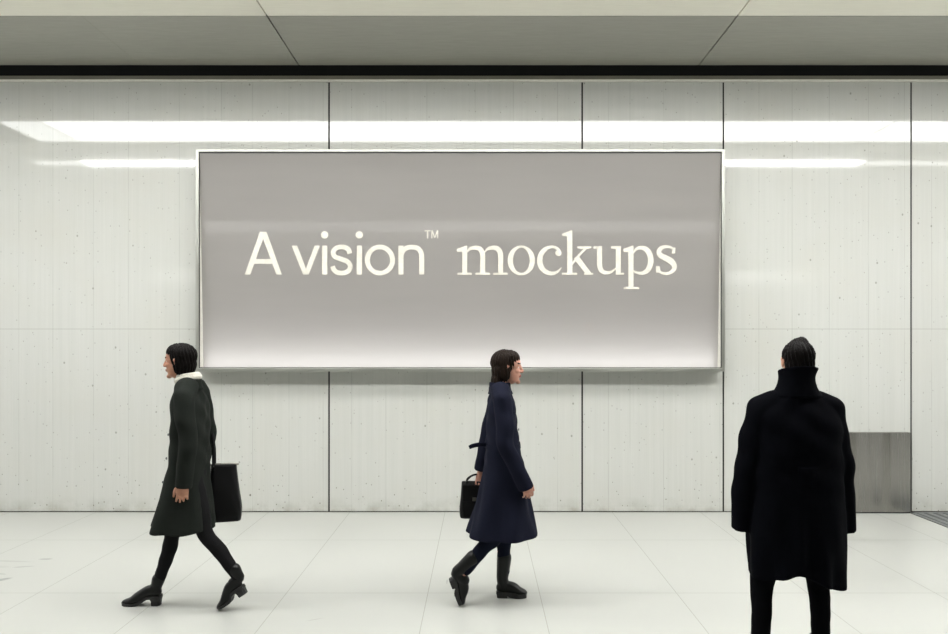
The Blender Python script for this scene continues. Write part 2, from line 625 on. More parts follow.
fx0, fz1 = px2(195.5, 149.0, YF)
fx1, fz0 = px2(725.0, 371.5, YF)
bb = empty('billboard', ((fx0 + fx1) / 2, WALL, fz0))
tag(bb, 'wide grey lightbox billboard with cream lettering in a steel frame', 'billboard')
bl = Vector(bb.location)


def shift(bm, v=None):
    v = -bl if v is None else v
    for vt in bm.verts:
        vt.co += v
    return bm


FT = .031                                    # width of the steel frame
bm = bmesh.new()
box(bm, fx0, fx1, YF, WALL - .002, fz1 - FT + .004, fz1, bev=.003)
box(bm, fx0, fx1, YF, WALL - .002, fz0, fz0 + FT + .004, bev=.003)
box(bm, fx0, fx0 + FT, YF + .0005, WALL - .002, fz0 + .01, fz1 - .01, bev=.003)
box(bm, fx1 - FT, fx1, YF + .0005, WALL - .002, fz0 + .01, fz1 - .01, bev=.003)
obj('frame', shift(bm), M['frame'], bb)
ix0, ix1, iz0, iz1 = fx0 + FT, fx1 - FT, fz0 + FT + .004, fz1 - FT + .004
bm = bmesh.new()
GT = .010
box(bm, ix0, ix1, YF + .006, WALL - .012, iz1 - GT, iz1)
box(bm, ix0, ix1, YF + .006, YF + .020, iz0, iz0 + .006)
box(bm, ix0, ix0 + .005, YF + .006, YF + .020, iz0, iz1)
box(bm, ix1 - .005, ix1, YF + .006, YF + .020, iz0, iz1)
obj('gasket', shift(bm), M['frame_inner'], bb)
obj('inner_return', shift(B(ix0, ix0 + .003, YF + .021, WALL - .012, iz0, iz1)), M['lip_paint'], bb)
obj('inner_return', shift(B(ix1 - .003, ix1, YF + .021, WALL - .012, iz0, iz1)), M['lip_paint'], bb)
obj('back_panel', shift(B(ix0, ix1, WALL - .010, WALL - .004, iz0, iz1)), M['box_white'], bb)
# printed sheet, leaning out a little at the top
yt, yb = YF + .012, YF + .112
bm = bmesh.new()
NS = 2
v = [bm.verts.new(p) for p in ((ix0, yb, iz0), (ix1, yb, iz0), (ix1, yt, iz1), (ix0, yt, iz1))]
bm.faces.new(v)
v2 = [bm.verts.new(vv.co + Vector((0, .003, 0))) for vv in v]
pst = obj('poster', shift(bm), M['poster'], bb)
# glowing rows added behind the sheet, weaker upward, to brighten its lower part
for k_ in range(20):
    z_ = iz0 + .012 + .037 * k_
    mt_ = emitter('led_row', (1.0, .985, .975, 1), 4.3 * math.exp(-k_ / 5.3))
    obj('led_strip', shift(B(ix0 + .03, ix1 - .03, WALL - .016, WALL - .011, z_, z_ + .022)), mt_, bb)


def on_sheet(px, py, off):
    """where the sight line of a spot of the print meets the sheet"""
    kx, kz = (px - VPX) / F, (VPY - py) / F
    # y = yb + (z - iz0)/(iz1-iz0)*(yt-yb);  z = EYE + kz*y
    s = (yt - yb) / (iz1 - iz0)
    y = (yb + (EYE - iz0) * s) / (1 - kz * s)
    return Vector((kx * y, y - off, EYE + kz * y))


class Glyph:
    """letter outlines in crop pixels (7.9 to one photo pixel)"""
    def __init__(self, ox):
        self.ox = ox
        self.polys = []

    def poly(self, *pts):
        self.polys.append(pts)

    def rect(self, x0, y0, x1, y1):
        self.poly((x0, y0), (x1, y0), (x1, y1), (x0, y1))

    def ring(self, cx, cy, rx, ry, ix, iy, n=48):
        for i in range(n):
            a, b = 2 * math.pi * i / n, 2 * math.pi * (i + 1) / n
            self.poly((cx + rx * math.cos(a), cy + ry * math.sin(a)), (cx + rx * math.cos(b), cy + ry * math.sin(b)),
                      (cx + ix * math.cos(b), cy + iy * math.sin(b)), (cx + ix * math.cos(a), cy + iy * math.sin(a)))

    def disc(self, cx, cy, r, n=28):
        self.poly(*[(cx + r * math.cos(2 * math.pi * i / n), cy + r * math.sin(2 * math.pi * i / n)) for i in range(n)])

    def stroke(self, pts, sub=6):
        A = catmull(pts, sub)
        L, R_ = [], []
        for i in range(len(A)):
            t = A[min(i + 1, len(A) - 1), :2] - A[max(i - 1, 0), :2]
            t /= np.linalg.norm(t) + 1e-9
            nrm = np.array([-t[1], t[0]])
            L.append(A[i, :2] + nrm * A[i, 2] / 2)
            R_.append(A[i, :2] - nrm * A[i, 2] / 2)
        for i in range(len(A) - 1):
            self.poly(L[i], L[i + 1], R_[i + 1], R_[i])

    def build(self, name, mat, parent, off=.003):
        bm = bmesh.new()
        for i_, p in enumerate(self.polys):
            vs_ = [bm.verts.new(on_sheet(self.ox + q[0] / 7.9, 222 + q[1] / 7.9, off + i_ * .00004)) for q in p]
            bm.faces.new(vs_)
        for f in bm.faces:
            f.normal_update()
            if f.normal.y > 0:
                f.normal_flip()
        shift(bm)
        me = bpy.data.meshes.new(name)
        bm.to_mesh(me)
        bm.free()
        o = link_mesh(name, me, mat, parent)
        return o


wm = M['white_letter']
letters = []
G = Glyph(240)                               # A
G.poly((38, 415), (82, 415), (204, 78), (158, 78))
G.poly((288, 415), (331, 415), (210, 78), (164, 78))
G.rect(100, 293, 268, 330)
letters.append(G)
G = Glyph(240)                               # v
G.poly((409, 187), (452, 187), (540, 415), (499, 415))
G.poly((632, 187), (591, 187), (503, 415), (543, 415))
letters.append(G)
G = Glyph(240)                               # i
G.rect(649, 187, 690, 415)
G.disc(669, 102, 29)
letters.append(G)
G = Glyph(240)                               # s
wd = 37
G.stroke([(868, 250, wd), (860, 222, wd), (836, 204, wd), (803, 197, wd), (767, 204, wd), (742, 226, wd), (738, 252, wd), (754, 276, wd),
          (800, 294, wd), (846, 312, wd), (870, 340, wd), (868, 370, wd), (842, 396, wd), (802, 404, wd), (765, 397, wd), (742, 376, wd), (733, 350, wd)])
letters.append(G)
G = Glyph(340)                               # i
G.rect(133, 187, 174, 415)
G.disc(153, 102, 29)
letters.append(G)
G = Glyph(340)                               # o
G.ring(316, 301, 119, 121, 80, 85)
letters.append(G)
G = Glyph(340)                               # n
G.rect(462, 187, 502, 415)
G.stroke([(482, 300, 30), (484, 262, 36), (502, 224, 38), (535, 203, 37), (574, 199, 37), (612, 208, 38), (638, 236, 39), (646, 280, 40), (646, 340, 40), (646, 415, 40)])
letters.append(G)
for G in letters:
    G.build('letter', wm, bb)
G = Glyph(340)                               # TM
G.rect(668, 66, 716, 74)
G.rect(688, 66, 697, 130)
G.rect(722, 66, 730, 130)
G.rect(768, 66, 776, 130)
G.poly((722, 66), (732, 66), (753, 126), (745, 126))
G.poly((776, 66), (766, 66), (745, 126), (753, 126))
G.build('trademark_sign', wm, bb)
letters = []
G = Glyph(450)                               # m
G.rect(97, 205, 136, 410)
G.poly((54, 222), (58, 212), (128, 187), (136, 187), (136, 240), (97, 240), (90, 236), (58, 236))
for s0 in (58, 200, 341):
    G.poly((s0, 404), (s0 + 8, 401), (s0 + 104, 401), (s0 + 114, 404), (s0 + 114, 417), (s0, 417))
G.stroke([(130, 244, 6), (155, 215, 22), (190, 204, 32), (226, 208, 38), (250, 232, 40), (259, 270, 39), (259, 340, 39), (259, 405, 39)])
G.stroke([(270, 244, 6), (297, 215, 22), (333, 204, 32), (368, 208, 38), (392, 232, 40), (400, 270, 40), (400, 340, 40), (400, 405, 40)])
letters.append(G)
G = Glyph(450)                               # o
G.ring(563, 304, 108, 118, 66, 99)
letters.append(G)
G = Glyph(450)                               # c
G.disc(856, 245, 24)
G.stroke([(872, 240, 16), (852, 213, 22), (820, 198, 20), (788, 199, 24), (748, 219, 34), (718, 260, 40), (709, 305, 42), (718, 350, 42), (745, 386, 38),
          (785, 405, 33), (825, 405, 26), (855, 388, 16), (880, 360, 7)])
letters.append(G)
G = Glyph(560)                               # k
G.rect(57, 85, 97, 410)
G.poly((14, 100), (18, 93), (82, 68), (97, 66), (97, 115), (57, 115), (20, 110))
G.poly((15, 404), (24, 401), (126, 401), (135, 404), (135, 417), (15, 417))
G.stroke([(92, 336, 15), (150, 264, 18), (206, 205, 18)], 3)
G.poly((136, 193), (247, 193), (247, 206), (225, 213), (165, 213), (136, 206))
G.poly((108, 290), (142, 262), (250, 408), (205, 412))
G.poly((188, 417), (192, 403), (262, 403), (262, 417))
letters.append(G)
G = Glyph(560)                               # u
G.poly((262, 196), (268, 193), (332, 191), (332, 225), (292, 225), (290, 213), (262, 210))
G.stroke([(312, 215, 40), (312, 280, 40), (312, 335, 40), (320, 372, 39), (342, 395, 34), (372, 401, 28), (405, 393, 18), (446, 362, 8)])
G.rect(440, 205, 480, 417)
G.poly((402, 196), (408, 193), (480, 191), (480, 225), (440, 225), (438, 213), (402, 210))
G.poly((460, 402), (505, 402), (505, 417), (460, 417))
letters.append(G)
G = Glyph(560)                               # p
G.rect(540, 205, 580, 522)
G.poly((500, 222), (504, 212), (572, 187), (580, 187), (580, 240), (540, 240), (534, 236), (504, 236))
G.poly((502, 517), (512, 513), (614, 513), (625, 517), (625, 530), (502, 530))
G.stroke([(576, 252, 6), (600, 217, 20), (637, 203, 30), (680, 217, 40), (708, 257, 44), (716, 305, 44), (706, 355, 43), (680, 391, 36), (640, 405, 26), (605, 400, 18), (572, 382, 10)])
letters.append(G)
G = Glyph(560)                               # s
G.stroke([(900, 216, 12), (868, 199, 20), (832, 195, 24), (798, 207, 32), (780, 235, 36), (794, 265, 42), (838, 288, 46), (880, 313, 46), (902, 345, 38), (896, 378, 34),
          (870, 401, 26), (840, 408, 22), (808, 404, 20), (768, 386, 12)])
G.poly((880, 250), (908, 250), (912, 203), (890, 203))
G.poly((757, 350), (785, 350), (794, 398), (757, 402))
letters.append(G)
for G in letters:
    G.build('letter', wm, bb)

# ------------------------------------------------------------------ steel cover on the wall foot
cv = empty('steel_cover', (3.74, 6.95, .012))
tag(cv, 'brushed stainless steel cover at the foot of the wall behind the man', 'wall cover')
# thin sheet, slightly buckled, folded back along its edges
bm = bmesh.new()
cols = np.linspace(-.53, .53, 200)
zz = [0, .003, .2, .4, .6, .787, .790]
grid = []
for x in cols:
    e_ = sstep(.53 - abs(x), 0, .05)
    row = []
    for z in zz:
        y = -.012 - e_ * (.0042 * math.sin(x * 17 + 1.0 + .5 * z) + .0020 * math.sin(x * 37 + 2.0 - .6 * z))
        if z in (0, .790) or abs(x) > .529:
            y += .003
        row.append(bm.verts.new((x, y, z)))
    grid.append(row)
for i in range(len(cols) - 1):
    for j in range(len(zz) - 1):
        bm.faces.new((grid[i][j], grid[i + 1][j], grid[i + 1][j + 1], grid[i][j + 1]))
bk = [[bm.verts.new((x, .044, z)) for z in (0, .790)] for x in cols]
for i in range(len(cols) - 1):
    bm.faces.new((grid[i][-1], grid[i + 1][-1], bk[i + 1][1], bk[i][1]))
    bm.faces.new((grid[i][0], bk[i][0], bk[i + 1][0], grid[i + 1][0]))
    bm.faces.new((bk[i][0], bk[i][1], bk[i + 1][1], bk[i + 1][0]))
for i in (0, -1):
    bm.faces.new([*grid[i], bk[i][1], bk[i][0]])
obj('face_plate', bm, M['steel'], cv)
bm = B(-.525, .525, -.010, .046, -.010, 0)
obj('plinth', bm, M['frame_inner'], cv)

# ------------------------------------------------------------------ floor grate
gt = empty('floor_grate', (5.05, 6.55, 0))
tag(gt, 'grey steel floor grate set against the foot of the wall', 'grate')
obj('pit', B(-.78, .78, -.40, .40, .0005, .002), M['grate_pit'], gt)
bm = bmesh.new()
for (a, b, c, d) in ((-.78, .78, -.42, -.385), (-.78, .78, .385, .42), (-.78, -.735, -.42, .42), (.735, .78, -.42, .42)):
    box(bm, a, b, c, d, .0008, .007)
obj('grate_frame', bm, M['grate'], gt)
bm = bmesh.new()
for i in range(16):
    x = -.735 + .0919 * (i + .5)
    box(bm, x - .026, x + .026, -.385, .385, .001, .006)
obj('grate_slats', bm, M['grate'], gt)


# ------------------------------------------------------------------ people
def unit(v):
    v = np.asarray(v, float)
    return v / np.linalg.norm(v)


def hand(bm, wrist, d, palm, thumb, s=1.0, curl=.35):
    """palm, four unequal curled fingers and a thumb from the side of the palm"""
    w, d, palm, thumb = np.asarray(wrist, float), unit(d), unit(palm), unit(thumb)
    tube(bm, [w - d * .03, w + d * .0, w + d * .035 * s, w + d * .082 * s],
         [(.024, .019), (.025 * s, .018 * s), (.037 * s, .016 * s), (.038 * s, .013 * s)], ref=thumb, seg=16, sub=3)
    for i, L in enumerate((.070, .079, .073, .057)):
        off = (.030 - .020 * i) * s
        p = w + d * (.080 - .004 * abs(i - 1.2)) * s + thumb * off
        fan = thumb * (.10 - .07 * i)
        pts, rr = [p - d * .02 * s], [.0085 * s]
        pts.append(p)
        rr.append(.0085 * s)
        ang = curl * (.7 + .12 * i)
        for q, (fr, r) in enumerate(((.45, .0080), (.31, .0072), (.24, .0060))):
            dd = unit(d * math.cos(ang) + palm * math.sin(ang) + fan * .6)
            p = p + dd * L * fr * s
            pts.append(p)
            rr.append(r * s)
            ang += curl * (1.0 if q == 0 else .7)
        tube(bm, pts, rr, ref=thumb, seg=10, sub=3)
    p = w + d * .018 * s + thumb * .024 * s
    d1 = unit(d * .75 + thumb * .6 + palm * .25)
    d2 = unit(d * .95 + thumb * .15 + palm * .35)
    tube(bm, [p, p + d1 * .036 * s, p + d1 * .036 * s + d2 * .028 * s, p + d1 * .036 * s + d2 * .05 * s],
         [.014 * s, .0115 * s, .0098 * s, .0072 * s], ref=palm, seg=10, sub=3)


def head_shapes(bm, T, sx=1.0):
    """a head with brow, nose, lips, chin and ears; T maps the head frame to the person"""
    R3 = T.to_3x3()

    def P(*c):
        return T @ Vector(c)

    def b_(c, r):
        ball(bm, P(*c), r, R3, 24)
    b_((-.014, 0, .036), (.094, .073, .083))
    b_((.024, 0, .030), (.066, .066, .076))
    b_((.030, 0, -.030), (.058, .057, .080))
    b_((.030, 0, -.070), (.052, .049, .036))
    b_((.074, 0, -.094), (.018, .020, .016))
    b_((.074, 0, .034), (.016, .047, .013))
    b_((.060, .033, -.018), (.024, .022, .022))
    b_((.060, -.033, -.018), (.024, .022, .022))
    tube(bm, [P(.082, 0, .026), P(.093, 0, .006), P(.104, 0, -.018), P(.100, 0, -.025)], [.008, .008, .0095, .008], seg=12, sub=3)
    b_((.091, .010, -.022), (.010, .007, .007))
    b_((.091, -.010, -.022), (.010, .007, .007))
    b_((.083, 0, -.050), (.014, .024, .010))
    b_((.089, 0, -.0475), (.008, .019, .0055))
    b_((.087, 0, -.0585), (.008, .017, .006))
    for s in (1, -1):
        b_((-.006, s * .074, -.004), (.018, .008, .031))
        b_((-.002, s * .076, .014), (.014, .009, .014))


def eyes(root, T):
    for s in (1, -1):
        bm = bmesh.new()
        ball(bm, T @ Vector((.066, s * .030, .010)), .0120, None, 14)
        e = obj('eye', bm, M['eye'], root, True)
        bm = bmesh.new()
        ball(bm, T @ Vector((.0755, s * .030, .010)), (.0045, .0058, .0058), T.to_3x3(), 12)
        obj('iris', bm, M['iris'], e, True)


def paint_face(ob, T):
    """lips and eyebrows as material slots of the body"""
    me = ob.data
    me.materials.append(M['lip'])
    me.materials.append(M['brow'])
    n = len(me.polygons)
    c = np.empty(n * 3, np.float32)
    me.polygons.foreach_get('center', c)
    c = c.reshape(-1, 3).astype(float)
    Ti = np.array(T.inverted())
    h = c @ Ti[:3, :3].T + Ti[:3, 3]
    idx = np.zeros(n, np.int32)
    lip = (h[:, 0] > .078) & (np.abs(h[:, 1]) < .021) & (np.abs(h[:, 2] + .0525) < .0105 - .10 * np.maximum(np.abs(h[:, 1]) - .008, 0) * 4)
    brow = (h[:, 0] > .060) & (np.abs(np.abs(h[:, 1]) - .030) < .020) & (np.abs(h[:, 2] - .036) < .0045)
    idx[lip] = 1
    idx[brow] = 2
    me.polygons.foreach_set('material_index', idx)


def make_body(root, J, skin, vox=.0036):
    bm = bmesh.new()
    T = J['head']
    head_shapes(bm, T)
    nb = np.array(J['neck'])
    hc = np.array((T @ Vector((-.018, 0, -.03)))[:])
    nr = J.get('neck_r', .049)
    sb = np.array(J.get('shoulder_base', J['neck']))
    tube(bm, [nb - np.array([0, 0, .04]), nb, (nb + hc) / 2, hc], [nr * 1.3, nr * 1.08, nr, nr], seg=20)
    tube(bm, J['torso'][0], J['torso'][1], ref=(1, 0, 0), seg=28)
    for sd in ('L', 'R'):
        sh, el, wr = (np.array(p, float) for p in J['arm' + sd])
        a0, a1, a2 = J.get('arm_r', (.046, .037, .024))
        tube(bm, [sb + np.array([0, np.sign(sh[1]) * .03, -.03]), (sh + sb) / 2 + np.array([0, 0, .008]), sh], [.05, .05, a0 * 1.1], seg=18)
        tube(bm, [sh, sh * .55 + el * .45, el, el * .6 + wr * .4, wr], [a0 * 1.08, a0, a1, a1 * .98, a2], seg=18)
        hand(bm, wr, *J['hand' + sd])
        hp, kn, an = (np.array(p, float) for p in J['leg' + sd])
        l0, l1, l2, l3 = J.get('leg_r', (.078, .052, .050, .034))
        tube(bm, [hp, hp * .5 + kn * .5, kn, kn * .65 + an * .35 + J['calf'], an], [l0, l0 * .86, l1, l2, l3], seg=20)
        heel, toe = (np.array(p, float) for p in J['foot' + sd])
        up = an - (heel * .75 + toe * .25)
        tube(bm, [an, heel * .8 + toe * .2 + up * .40, heel * .5 + toe * .5 + up * .26, toe * .85 + heel * .15 + up * .16], [l3 * .8, .018, .016, .010], seg=14)
    o = remesh('body', bm, vox, 4, skin, root)
    paint_face(o, T)
    eyes(root, T)
    return o


def leg_wear(name, root, J, mat, grow, top=.0, upto=1.0, wide=None):
    bm = bmesh.new()
    l0, l1, l2, l3 = J.get('leg_r', (.078, .052, .050, .034))
    tz = J['torso'][0][0]
    ball(bm, (tz[0], tz[1], tz[2] + .06), (.10 + grow, .145 + grow, .10))
    for sd in ('L', 'R'):
        hp, kn, an = (np.array(p, float) for p in J['leg' + sd])
        en = kn + (an - kn) * upto
        r = [l0 + grow, l0 * .86 + grow, l1 + grow, l2 + grow, l3 + grow]
        if wide:
            r = wide
        tube(bm, [hp, hp * .5 + kn * .5, kn, kn * .65 + en * .35 + np.array(J['calf']) * upto, en], r, seg=22)

    def post(co):
        t = np.arctan2(co[:, 1], co[:, 0])
        co[:, 0] += .0015 * np.sin(co[:, 2] * 70 + 3 * t)
        return co
    return remesh(name, bm, .006, 3, mat, root, post)


def boot(root, heel, toe, side_y, ankle, shaft_top, mat, hh=.048, s=1.0, platform=0.0, heel_len=.055, toe_w=.030):
    """leather boot with its own heel and sole; heel and toe are the ground contact points"""
    heel, toe = Vector(heel), Vector(toe)
    e1 = (toe - heel).normalized()
    e3 = Vector((0, 1, 0))
    e2 = e1.cross(e3)
    e2 = -e2 if e2.z < 0 else e2
    Mx = Matrix((e1, e3, e2)).transposed().to_4x4()
    Mx.translation = heel
    L = (toe - heel).length

    def P(x, y, z):
        return np.array((Mx @ Vector((x, y, z)))[:])
    h0 = hh
    b0 = platform
    bm = bmesh.new()
    e3n = (0, 1, 0)
    an = np.array(ankle, float)
    st = np.array(shaft_top, float)
    ah = P(.045, 0, h0 + .055)
    tube(bm, [st, (st + an) / 2 + (an - st) * .1, an, ah], [.050 * s, .045 * s, .040 * s, .040 * s], ref=e3n, seg=20)
    tube(bm, [P(.026, 0, h0 + .034), P(.07, 0, h0 + .038), P(L * .55, 0, b0 + .040 + h0 * .25), P(L * .74, 0, b0 + .029), P(L * .93, 0, b0 + .019), P(L * .985, 0, b0 + .014)],
         [(.031, .034), (.034, .038), (.036, .036), (.039, .026), (toe_w, .016), (toe_w * .55, .010)], ref=e3n, seg=20, sub=5)
    o = remesh('boot', bm, .0045, 4, mat, root)
    # sole
    bm = bmesh.new()
    prof = [(.0, h0, .026), (.03, h0, .033), (.08, h0 * .92, .031), (L * .52, b0 + h0 * .28, .030), (L * .72, b0 + .002, .041), (L * .88, b0 + .003, .035), (L * .97, b0 + .006, toe_w * .75), (L, b0 + .008, toe_w * .3)]
    A = catmull(np.array(prof), 4)
    top, bot = [], []
    th = .008
    for x, z, wd_ in A:
        lo = z - th - (b0 if b0 and x > L * .4 else 0)
        top.append([bm.verts.new(P(x, y * wd_, z + .012)) for y in (-1, 1)])
        bot.append([bm.verts.new(P(x, y * wd_, max(lo, 0.0))) for y in (-1, 1)])
    for i in range(len(A) - 1):
        bm.faces.new((top[i][0], top[i][1], top[i + 1][1], top[i + 1][0]))
        bm.faces.new((bot[i][1], bot[i][0], bot[i + 1][0], bot[i + 1][1]))
        for y in (0, 1):
            bm.faces.new((top[i][y], top[i + 1][y], bot[i + 1][y], bot[i][y]))
    bm.faces.new((top[0][0], top[0][1], bot[0][1], bot[0][0]))
    bm.faces.new((top[-1][0], top[-1][1], bot[-1][1], bot[-1][0]))
    obj('sole', bm, M['sole'], o)
    # heel block
    bm = bmesh.new()
    rr = []
    for z, x0_, x1_, wd_ in ((0.0, .002, heel_len * .92, .027), (h0 * .55, .0, heel_len * .96, .027), (h0 + .004, -.004, heel_len * 1.15, .031)):
        rr.append([bm.verts.new(P(*p)) for p in ((x0_ + .012, -wd_, z), (x1_, -wd_, z), (x1_, wd_, z), (x0_ + .012, wd_, z), (x0_, wd_ * .55, z), (x0_, -wd_ * .55, z))])
    for a, b in zip(rr[:-1], rr[1:]):
        for j in range(6):
            bm.faces.new((a[j], a[(j + 1) % 6], b[(j + 1) % 6], b[j]))
    bm.faces.new(rr[0][::-1])
    bm.faces.new(rr[-1])
    obj('heel', bm, M['sole'], o)
    return o


def coat(root, rings, sleeves, mat, neck,  vox=.0075, fold=.012, waist=1.0, nf=7, ph=0.0, extra=None):
    bm = bmesh.new()
    loft(bm, rings, power=2.5)
    for (pts, rad) in sleeves:
        tube(bm, pts, rad, seg=20, ends=False)
        ball(bm, pts[0], rad[0])
        nb, sh = np.array(neck, float), np.array(pts[0], float)
        tube(bm, [nb + np.array([0, np.sign(sh[1]) * .03, -.03]), (sh + nb) / 2 + np.array([0, 0, .010]), sh + np.array([0, 0, .002])],
             [.066, .068, rad[0]], seg=20)
    R = np.array(rings, float)

    def post(co):
        z = co[:, 2]
        order = np.argsort(R[:, 0])
        cx = np.interp(z, R[order, 0], R[order, 1])
        cy = np.interp(z, R[order, 0], R[order, 2])
        dx, dy = co[:, 0] - cx, co[:, 1] - cy
        r = np.hypot(dx, dy) + 1e-6
        t = np.arctan2(dy, dx)
        wgt = 1 - sstep(z, R[:, 0].min() + .02, waist)
        d = fold * wgt * (np.sin(nf * t + ph + 1.3 * np.sin(z * 5)) + .5 * np.sin((nf * 2 - 3) * t + 2 * ph + z * 7))
        # drag lines on the upper part and the sleeves
        d2 = .0035 * sstep(z, waist - .25, waist) * (np.sin(z * 42 + 4 * t + ph) + np.sin(z * 23 - 5 * t))
        co[:, 0] += dx / r * (d + d2)
        co[:, 1] += dy / r * (d + d2)
        if extra:
            co = extra(co, t)
        return co
    return remesh('coat', bm, vox, 3, mat, root, post)


def band(rings, th=.006, a0=0.0, a1=2 * math.pi, seg=40, rad_fn=None):
    """an upright band of cloth with thickness between two rings (z, cx, cy, rx, ry)"""
    bm = bmesh.new()
    A = catmull(np.array(rings, float), 4)
    full = abs(a1 - a0 - 2 * math.pi) < 1e-6
    ns = seg if full else seg + 1
    rows = []
    for q in (th, 0.0):
        for row, (z, cx, cy, rx, ry) in enumerate(A if q else A[::-1]):
            ring = []
            for j in range(ns):
                a = a0 + (a1 - a0) * j / seg
                zz = z + (rad_fn(a, row if q else len(A) - 1 - row, len(A)) if rad_fn else 0)
                ring.append(bm.verts.new((cx + (rx + q) * math.cos(a), cy + (ry + q) * math.sin(a), zz)))
            rows.append(ring)
    n = len(rows)
    for i in range(n):
        a, b = rows[i], rows[(i + 1) % n]
        for j in range(ns if full else ns - 1):
            bm.faces.new((a[j], a[(j + 1) % ns], b[(j + 1) % ns], b[j]))
    if not full:
        bm.faces.new([r[0] for r in rows])
        bm.faces.new([r[-1] for r in rows][::-1])
    return bm


def cuff(root, p, d, r, mat):
    p, d = np.array(p, float), unit(d)
    bm = bmesh.new()
    tube(bm, [p - d * .05, p - d * .002], [(r + .004, r + .003), (r + .005, r + .004)], seg=24, sub=1, ends=False)
    o = obj('cuff', bm, mat, root, False)
    return o


def buttons(root, pts, r=.009):
    for p, nrm in pts:
        bm = bmesh.new()
        q = Vector(nrm).normalized().to_track_quat('Z', 'Y').to_matrix().to_4x4()
        bmesh.ops.create_cone(bm, cap_ends=True, segments=20, radius1=r, radius2=r * .8, depth=.006, matrix=Matrix.Translation(Vector(p)) @ q)
        obj('button', bm, M['button'], root)


def head_T(c, yaw=0.0, pitch=0.0, roll=0.0, s=1.0):
    return Matrix.Translation(Vector(c)) @ Matrix.Rotation(yaw, 4, 'Z') @ Matrix.Rotation(pitch, 4, 'Y') @ Matrix.Rotation(roll, 4, 'X') @ Matrix.Scale(s, 4)


def hair(root, T, blobs, mat, vox=.005, amp=.003, n=26):
    bm = bmesh.new()
    R3 = T.to_3x3()
    for c, r in blobs:
        ball(bm, T @ Vector(c), r, R3, 24)

    def post(co):
        c = np.array((T @ Vector((-.01, 0, .02)))[:])
        dv = co - c
        t = np.arctan2(dv[:, 1], dv[:, 0])
        d = amp * (np.sin(n * t + 3 * np.sin(dv[:, 2] * 25)) + .6 * np.sin(n * 2.3 * t + dv[:, 2] * 30))
        r = np.linalg.norm(dv, axis=1, keepdims=True) + 1e-6
        return co + dv / r * d[:, None]
    return remesh('hair', bm, vox, 3, mat, root, post)


def world_of(px, depth):
    return (px - VPX) * depth / F


# ---------------- woman with the cream scarf, walking towards the left
D1 = 4.45
p1 = empty('person', (world_of(190, D1), D1, 0), math.pi)
tag(p1, 'person in a dark green coat and cream scarf striding in heeled black boots', 'person')
T1 = head_T((.066, 0, 1.558), 0, .04, 0, .93)
J1 = dict(head=T1, neck=(.005, 0, 1.425), neck_r=.047,
          torso=([(0.0, 0, .80), (.0, 0, .90), (.01, 0, 1.06), (.008, 0, 1.22), (.004, 0, 1.33), (.002, 0, 1.39)],
                 [(.085, .14), (.09, .15), (.075, .115), (.09, .135), (.075, .14), (.05, .08)]),
          armL=((-.03, .165, 1.345), (-.075, .205, 1.085), (-.045, .205, .825)),
          armR=((.0, -.165, 1.345), (-.03, -.215, 1.08), (.02, -.21, .82)),
          handL=((.10, .0, -1), (.35, -.9, 0), (1, .35, .1), .92, .45),
          handR=((.1, 0, -1), (.3, .9, 0), (1, -.3, .1), .95, .35),
          legR=((.02, -.070, .84), (.130, -.050, .475), (.228, -.040, .125)),
          legL=((-.02, .065, .84), (-.120, .050, .475), (-.325, .045, .195)),
          footR=((.232, -.04, .06), (.400, -.04, .02)), footL=((-.325, .045, .15), (-.22, .045, .035)),
          calf=(-.012, 0, 0), leg_r=(.076, .043, .041, .027))
make_body(p1, J1, M['skin'])
leg_wear('tights', p1, J1, M['tights'], .005)
boot(p1, (.203, -.04, 0), (.452, -.04, 0), -.04, (.233, -.04, .115), (.219, -.041, .165), M['boot'], hh=.052, s=.82, toe_w=.024)
boot(p1, (-.380, .045, .110), (-.200, .045, .0), .045, (-.328, .045, .200), (-.298, .046, .255), M['boot'], hh=.045, s=.80, toe_w=.024)
R1 = [(.505, .040, 0, .184, .220), (.60, .030, 0, .165, .210), (.80, .016, 0, .124, .185), (.92, .004, 0, .108, .170), (1.10, -.004, 0, .102, .160),
      (1.22, -.002, 0, .100, .166), (1.32, .002, 0, .088, .168), (1.375, .006, 0, .072, .125), (1.425, .004, 0, .055, .066)]
sl1 = [([J1['armL'][0], (-.052, .196, 1.22), J1['armL'][1], (-.062, .208, .95), (-.045, .205, .800)], [.062, .060, .055, .052, .050]),
       ([J1['armR'][0], (-.012, -.20, 1.21), J1['armR'][1], (-.005, -.215, .95), (.022, -.211, .80)], [.062, .060, .055, .052, .050])]


def hem1(co, t):
    # the flying front edge hangs a little higher
    w_ = (1 - sstep(co[:, 2], .50, .64))
    co[:, 2] += w_ * (.025 * sstep(co[:, 0], .12, .26) + .004 * np.sin(6 * t))
    return co


coat(p1, R1, sl1, M['coat_green'], J1['neck'], fold=.010, waist=.98, nf=6, ph=.6, extra=hem1)
c1 = remesh('collar', band([(1.385, .005, 0, .073, .105), (1.42, .004, 0, .062, .078), (1.452, .004, 0, .060, .068)], .012, seg=36), .006, 2, M['coat_green'], p1)
sc = bmesh.new()
path = [(.012 + .066 * math.cos(a), .063 * math.sin(a), 1.452 + .014 * math.cos(a) * -1) for a in np.linspace(0, 2 * math.pi, 24, endpoint=False)]
tube(sc, path, [.019] * 24, ref=(0, 0, 1), seg=14, sub=1, closed=True)
path = [(.012 + .060 * math.cos(a), .058 * math.sin(a), 1.474 - .010 * math.cos(a)) for a in np.linspace(0, 2 * math.pi, 24, endpoint=False)]
tube(sc, path, [.013] * 24, ref=(0, 0, 1), seg=14, sub=1, closed=True)
remesh('scarf', sc, .005, 2, M['scarf'], p1)
